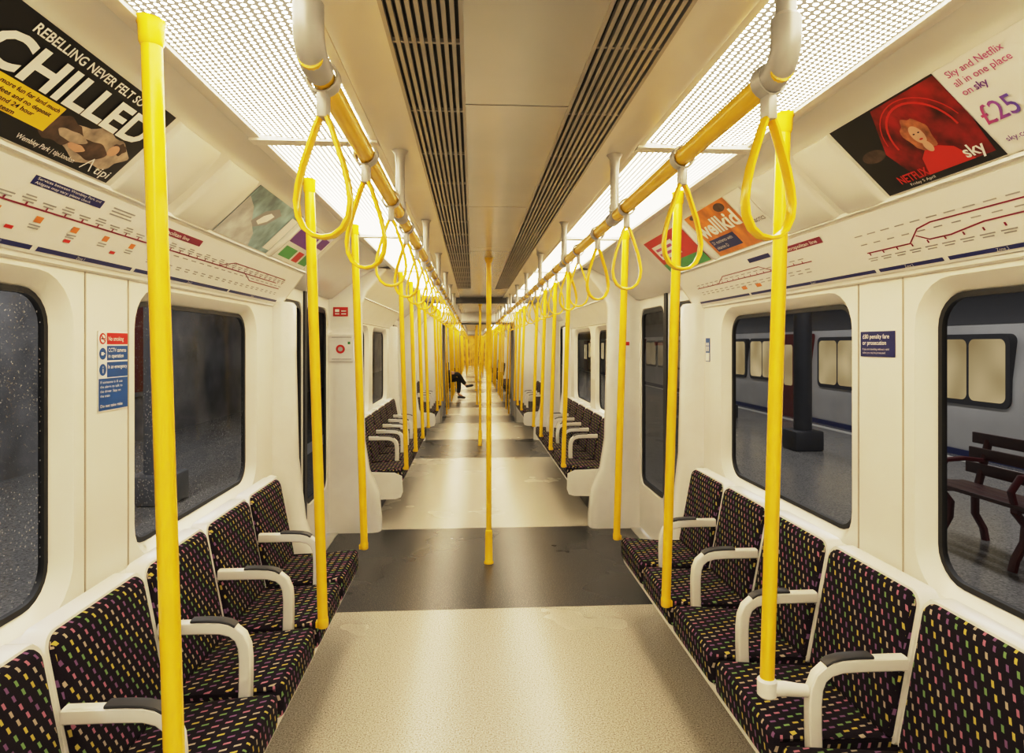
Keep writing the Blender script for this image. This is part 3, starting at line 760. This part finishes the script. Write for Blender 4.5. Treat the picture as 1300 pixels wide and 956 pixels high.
b.text('lettering', whiteink, [('No smoking', .050, .216, .019, .01, .085), ('CCTV cameras', .050, .181, .018, .01, .10), ('in operation', .050, .163, .018, .01, .085), ('In an emergency', .048, .130, .017, .01, .107), ('If someone is ill use', .008, .085, .012, 0, .12), ('the alarm to talk to', .008, .071, .012, 0, .12), ('the driver. Stay on', .008, .057, .012, 0, .11), ('the train', .008, .043, .012, 0, .05), ('Do not take risks', .008, .012, .013, .01, .12)], .004)
b = Board('notice', 'small blue penalty fare notice on the wall pillar between the right windows', 'notice', (WX-.001, 2.12, 1.518), (0, -1, 0), (0, 0, 1))
b.sheet('sheet', navy, .178, .085)
b.text('lettering', whiteink, [('£80 penalty fare', .012, .061, .021, .012, .14), ('or prosecution', .012, .040, .021, .012, .125), ('If you are travelling without a valid', .012, .022, .010, 0, .14), ('ticket you may be prosecuted', .012, .010, .010, 0, .12)], .003)
b = Board('notice', 'narrow blue and white priority notice at the end of the right wall', 'notice', (WX-.001, 3.585, 1.46), (0, -1, 0), (0, 0, 1))
b.sheet('sheet', blueink, .062, .135); b.rects('white_band', whiteink, [(.004, .004, .058, .05)], .003); b.ell('symbol', whiteink, [(.018, .10, .008, .010), (.042, .10, .008, .010)], .003); b.rects('symbol_body', whiteink, [(.011, .06, .025, .088), (.035, .06, .049, .088)], .003)
# alarm unit and red sign on the pillar past the left doors
b = Board('emergency_alarm', 'white emergency alarm panel with a round red handle on the pillar past the left doors', 'alarm', (-1.285, 5.268, 1.42), (1, 0, 0), (0, 0, 1))
b.sheet('panel', white, .19, .22, .010, .010); b.rects('grey_edge', greyink, [(.015, .195, .175, .200), (.015, .015, .175, .020)], .0115); b.ell('handle_ring', redink, [(.085, .10, .036, .036)], .0115); b.ell('handle_centre', greymetal, [(.085, .10, .020, .020)], .013); b.rects('green_light', greenink, [(.145, .14, .165, .16)], .0115)
b = Board('notice', 'small red safety sign above the alarm panel past the left doors', 'notice', (-1.26, 5.268, 1.79), (1, 0, 0), (0, 0, 1))
b.sheet('sheet', redink, .12, .075); b.rects('white_mark', whiteink, [(.015, .015, .05, .025), (.015, .035, .05, .058), (.065, .015, .105, .025), (.065, .038, .105, .048)], .004)
b = Board('notice', 'small white notice with red heading on the pillar past the right doors', 'notice', (1.12, 5.268, 1.45), (1, 0, 0), (0, 0, 1))
b.sheet('sheet', paper, .10, .14); b.rects('red_heading', redink, [(.01, .10, .09, .13)], .003)

# ------------------------------------------------------------------ passenger far down the next carriage
def skinfig(name, verts, edges, m, parent, sub=2):
    me = bpy.data.meshes.new(name); me.from_pydata([v[0] for v in verts], edges, [])
    o = bpy.data.objects.new(name, me); COL.objects.link(o)
    o.modifiers.new('Skin', 'SKIN'); sd = me.skin_vertices[0].data
    for i, v in enumerate(verts):
        r = v[1]; sd[i].radius = (r, r) if not isinstance(r, tuple) else r
    sd[0].use_root = True
    ss = o.modifiers.new('Sub', 'SUBSURF'); ss.levels = sub; ss.render_levels = sub
    bpy.context.view_layer.update()
    m2 = bpy.data.meshes.new_from_object(o.evaluated_get(bpy.context.evaluated_depsgraph_get()))
    bpy.data.objects.remove(o)
    m2.materials.clear(); m2.materials.append(m)
    for p in m2.polygons: p.use_smooth = True
    o2 = bpy.data.objects.new(name, m2); COL.objects.link(o2); o2.parent = parent
    return o2
pr = thing('person', 'seated person with crossed legs in black trousers and black shoes in the next carriage', 'person', (.05, 17.9, .03))
H = [((-.97, 0, .56), .11), ((-1.0, 0, .78), .12), ((-1.02, 0, .98), .13), ((-1.02, 0, 1.10), .055), ((-1.0, 0, 1.19), .075), ((-.99, 0, 1.28), .09), ((-.99, 0, 1.35), .06),
     ((-1.0, .19, 1.02), .055), ((-.93, .23, .78), .042), ((-.72, .12, .72), .032), ((-.66, .07, .72), .03),
     ((-1.0, -.19, 1.02), .055), ((-.93, -.23, .78), .042), ((-.74, -.14, .70), .032), ((-.68, -.10, .71), .03),
     ((-.92, .10, .53), .085), ((-.56, .09, .53), .06), ((-.55, .09, .30), .05), ((-.57, .09, .10), .036), ((-.44, .09, .05), .03),
     ((-.92, -.10, .56), .085), ((-.58, .0, .70), .06), ((-.46, .04, .50), .05), ((-.36, .06, .36), .036), ((-.24, .06, .36), .03)]
E = [(0, 1), (1, 2), (2, 3), (3, 4), (4, 5), (5, 6), (2, 7), (7, 8), (8, 9), (9, 10), (2, 11), (11, 12), (12, 13), (13, 14), (0, 15), (15, 16), (16, 17), (17, 18), (18, 19), (0, 20), (20, 21), (21, 22), (22, 23), (23, 24)]
skinfig('body', H, E, skin, pr)
J = [((-.97, 0, .58), .14), ((-1.0, 0, .78), .145), ((-1.02, 0, 1.0), .15), ((-1.0, .19, 1.02), .07), ((-.93, .23, .78), .056), ((-.75, .14, .72), .045), ((-1.0, -.19, 1.02), .07), ((-.93, -.23, .78), .056), ((-.77, -.16, .70), .045)]
skinfig('jacket', J, [(0, 1), (1, 2), (2, 3), (3, 4), (4, 5), (2, 6), (6, 7), (7, 8)], jacket, pr)
T = [((-.96, 0, .55), .125), ((-.92, .10, .53), .10), ((-.56, .09, .53), .075), ((-.55, .09, .30), .066), ((-.57, .09, .13), .055), ((-.92, -.10, .56), .10), ((-.58, .0, .70), .075), ((-.46, .04, .50), .066), ((-.37, .06, .385), .055)]
skinfig('trousers', T, [(0, 1), (1, 2), (2, 3), (3, 4), (0, 5), (5, 6), (6, 7), (7, 8)], trouser, pr)
for pts in ([((-.60, .09, .025), .042), ((-.50, .09, .02), .042), ((-.36, .09, .01), .034)], [((-.37, .06, .335), .045), ((-.27, .06, .345), .045), ((-.14, .06, .37), .035)]):
    skinfig('shoe', pts, [(0, 1), (1, 2)], shoem, pr)
skinfig('hair', [((-1.03, 0, 1.26), .085), ((-1.02, 0, 1.33), .095), ((-.99, 0, 1.37), .075)], [(0, 1), (1, 2)], hairm, pr)

# ------------------------------------------------------------------ station outside
bm = bmesh.new(); bx(bm, 1.52, 6.9, -6, 50, -.14, -.04); struct(obj('floor', bm, platform_m, smooth=False))
bm = bmesh.new(); bx(bm, -5.6, -1.52, -6, 50, -.14, -.04); struct(obj('floor', bm, platform_m, smooth=False))
bm = bmesh.new(); bx(bm, -5.8, -5.6, -6, 50, -.1, 4.2); struct(obj('wall_outside_left', bm, greywall, smooth=False))
bm = bmesh.new(); bx(bm, 12.0, 12.2, -6, 50, -1.2, 4.6); struct(obj('wall_outside_right', bm, greywall, smooth=False))
bm = bmesh.new(); bx(bm, 1.6, 12, -6, 50, 4.2, 4.3); struct(obj('ceiling', bm, undergrey, smooth=False))
bm = bmesh.new(); bx(bm, -5.8, -1.6, -6, 50, 3.9, 4.0); struct(obj('ceiling', bm, undergrey, smooth=False))
whiteline = M('white_line', (.55, .55, .53), .5)
bm = bmesh.new(); bx(bm, 6.55, 6.7, -6, 50, -.042, -.034); struct(obj(nm('trim'), bm, whiteline, smooth=False))
bm = bmesh.new(); bx(bm, -2.75, -2.5, -6, 50, -.042, -.034); struct(obj(nm('trim'), bm, whiteline, smooth=False))  # platform line, widened so its pale colour stands in for a lit strip
tr = thing('train', 'grey train with lit windows and dark red doors standing across the right platform', 'train', (8.3, 0, -.9))
bm = bmesh.new(); prism(bm, [(-1.35, .55), (-1.40, 1.2), (-1.38, 2.0), (-1.28, 2.75), (1.3, 2.75), (1.4, 1.2), (1.35, .55)], -5, 45); obj('body', bm, trainwhite, tr)
bm = bmesh.new(); prism(bm, [(-1.29, 2.74), (-1.1, 3.1), (-.7, 3.3), (.7, 3.3), (1.1, 3.1), (1.29, 2.74)], -5, 45); obj('roof', bm, roofm, tr)
bm = bmesh.new(); prism(bm, [(-1.405, .60), (-1.418, .95), (-1.40, .95), (-1.38, .60)], -5, 45); obj('stripe', bm, trainblue, tr)
yy = -4.2; i = 0
while yy < 40:
    if i % 4 == 3:
        bm = bmesh.new(); rpanel(bm, -1.43, -1.30, yy-.60, yy+.60, .62, 2.68, .06); d = obj('door', bm, trainred, tr)
        for a in (-.45, .08):
            bm = bmesh.new(); rpanel(bm, -1.436, -1.425, yy+a, yy+a+.37, 1.55, 2.45, .07); obj('pane', bm, glowwin, d)
        yy += 1.55
    else:
        bm = bmesh.new(); rpanel(bm, -1.42, -1.28, yy-.70, yy+.70, 1.60, 2.60, .12); w = obj('window', bm, roofm, tr)
        for a in (-.63, .025):
            bm = bmesh.new(); rpanel(bm, -1.428, -1.415, yy+a, yy+a+.605, 1.67, 2.53, .09); obj('pane', bm, glowwin, w)
        yy += 1.60
    i += 1
def make_bench(label, loc, rz, mslat, mleg):
    bn = thing('platform_bench', label, 'bench', loc, rz)
    for k, (x, z) in enumerate(((-.22, .46), (-.10, .455), (.02, .45))):
        bm = bmesh.new(); bx(bm, x-.05, x+.05, -.85, .85, z-.015, z+.015, .005); obj('seat_slat', bm, mslat, bn)
    for k, (x, z) in enumerate(((.10, .58), (.13, .70), (.16, .82))):
        bm = bmesh.new(); bx(bm, x-.012, x+.012, -.85, .85, z-.045, z+.045, .005); obj('back_slat', bm, mslat, bn)
    for yl in (-.7, 0, .7):
        bm = bmesh.new(); psweep(bm, [(-.26, 0), (-.24, .08), (-.17, .20), (-.16, .32), (-.24, .42)], yl, .03, .022); psweep(bm, [(.14, 0), (.12, .10), (.05, .22), (.05, .36), (.09, .5), (.18, .86)], yl, .03, .022)
        psweep(bm, [(-.25, .43), (-.1, .425), (.06, .42)], yl, .03, .02); psweep(bm, [(-.24, .44), (-.27, .56), (-.2, .66), (-.05, .67), (.12, .65)], yl, .025, .018); obj('leg', bm, mleg, bn)
make_bench('dark red slatted bench on the platform outside the right window', (3.93, 4.2, -.04), 0, benchwood, benchred)
def column(side, k, xx, yy, m, top):
    t = thing('platform_column', 'dark painted iron column on the %s platform, %s from the camera' % (side, ORD[k]), 'column', (xx, yy, -.04), 0, 'platform columns')
    bm = bmesh.new(); tube(bm, [(0, 0, 0), (0, 0, top)], .13, 20); obj('shaft', bm, m, t)
    bm = bmesh.new(); bx(bm, -.22, .22, -.22, .22, 0, .3, .03); obj('base', bm, m, t)
    bm = bmesh.new(); tube(bm, [(0, 0, top-.54), (0, 0, top-.24), (0, 0, top)], [.14, .2, .32], 20); obj('capital', bm, m, t)
for k, (xx, yy) in enumerate(((-3.6, 2.5), (-3.3, 6.6), (-3.3, 10.0))): column('left', k, xx, yy, colm, 3.94)
for k, (xx, yy) in enumerate(((4.9, 9.3), (5.4, 13.5))): column('right', k, xx, yy, coldark, 4.24)
for k, yy in enumerate((3.0, 6.5, 11.0)):
    t = thing('wall_poster', 'framed poster on the dark wall across the left platform, %s from the camera' % ORD[k], 'poster', (-5.59, yy, .7), 0, 'posters across the left platform')
    bm = bmesh.new(); bx(bm, 0, .03, -.8, .8, 0, 1.7, .01); obj('frame', bm, colm, t)
    bm = bmesh.new(); bx(bm, .03, .036, -.72, .72, .08, 1.62); obj('sheet', bm, [greyink, paper, trainred][k], t)

# ------------------------------------------------------------------ lights
def area(loc, sx, sy, power, col, rot=(0, 0, 0)):
    l = bpy.data.lights.new('station_lamp', 'AREA'); l.shape = 'RECTANGLE'; l.size = sx; l.size_y = sy; l.energy = power; l.color = col
    o = bpy.data.objects.new('station_lamp', l); o.location = loc; o.rotation_euler = rot; COL.objects.link(o); return o
area((4.6, 6, 4.1), .5, 14, 210, (1, .97, .94)); area((4.6, 22, 4.1), .5, 14, 150, (1, .97, .94))
area((-3.4, 5, 3.8), .4, 14, 190, (1, .98, .96))
w = bpy.data.worlds.new('World'); sc.world = w; w.use_nodes = True
w.node_tree.nodes['Background'].inputs[0].default_value = (.027, .027, .027, 1); w.node_tree.nodes['Background'].inputs[1].default_value = .4

cam = bpy.data.cameras.new('Camera'); co = bpy.data.objects.new('Camera', cam); COL.objects.link(co)
co.location = (-.115, 0, 1.56); co.rotation_euler = (PI/2, 0, -.0624)
cam.sensor_width = 36; cam.lens = 800/1300*36; cam.shift_y = -(478-437)/1300; cam.clip_start = .03; cam.clip_end = 200
sc.camera = co
vs = sc.view_settings
vs.view_transform = 'Standard'
try:
    vs.use_curve_mapping = True
    cm = vs.curve_mapping; cm.white_level = (8, 8, 8); c = cm.curves[3]
    for x, y_ in ((.05, .050), (.12, .148), (.22, .31), (.38, .53), (.60, .69), (1.0, .81), (1.8, .885), (3.2, .93)):
        c.points.new(x/8, y_)
    cm.update()
except Exception as ex: print('curve', ex)
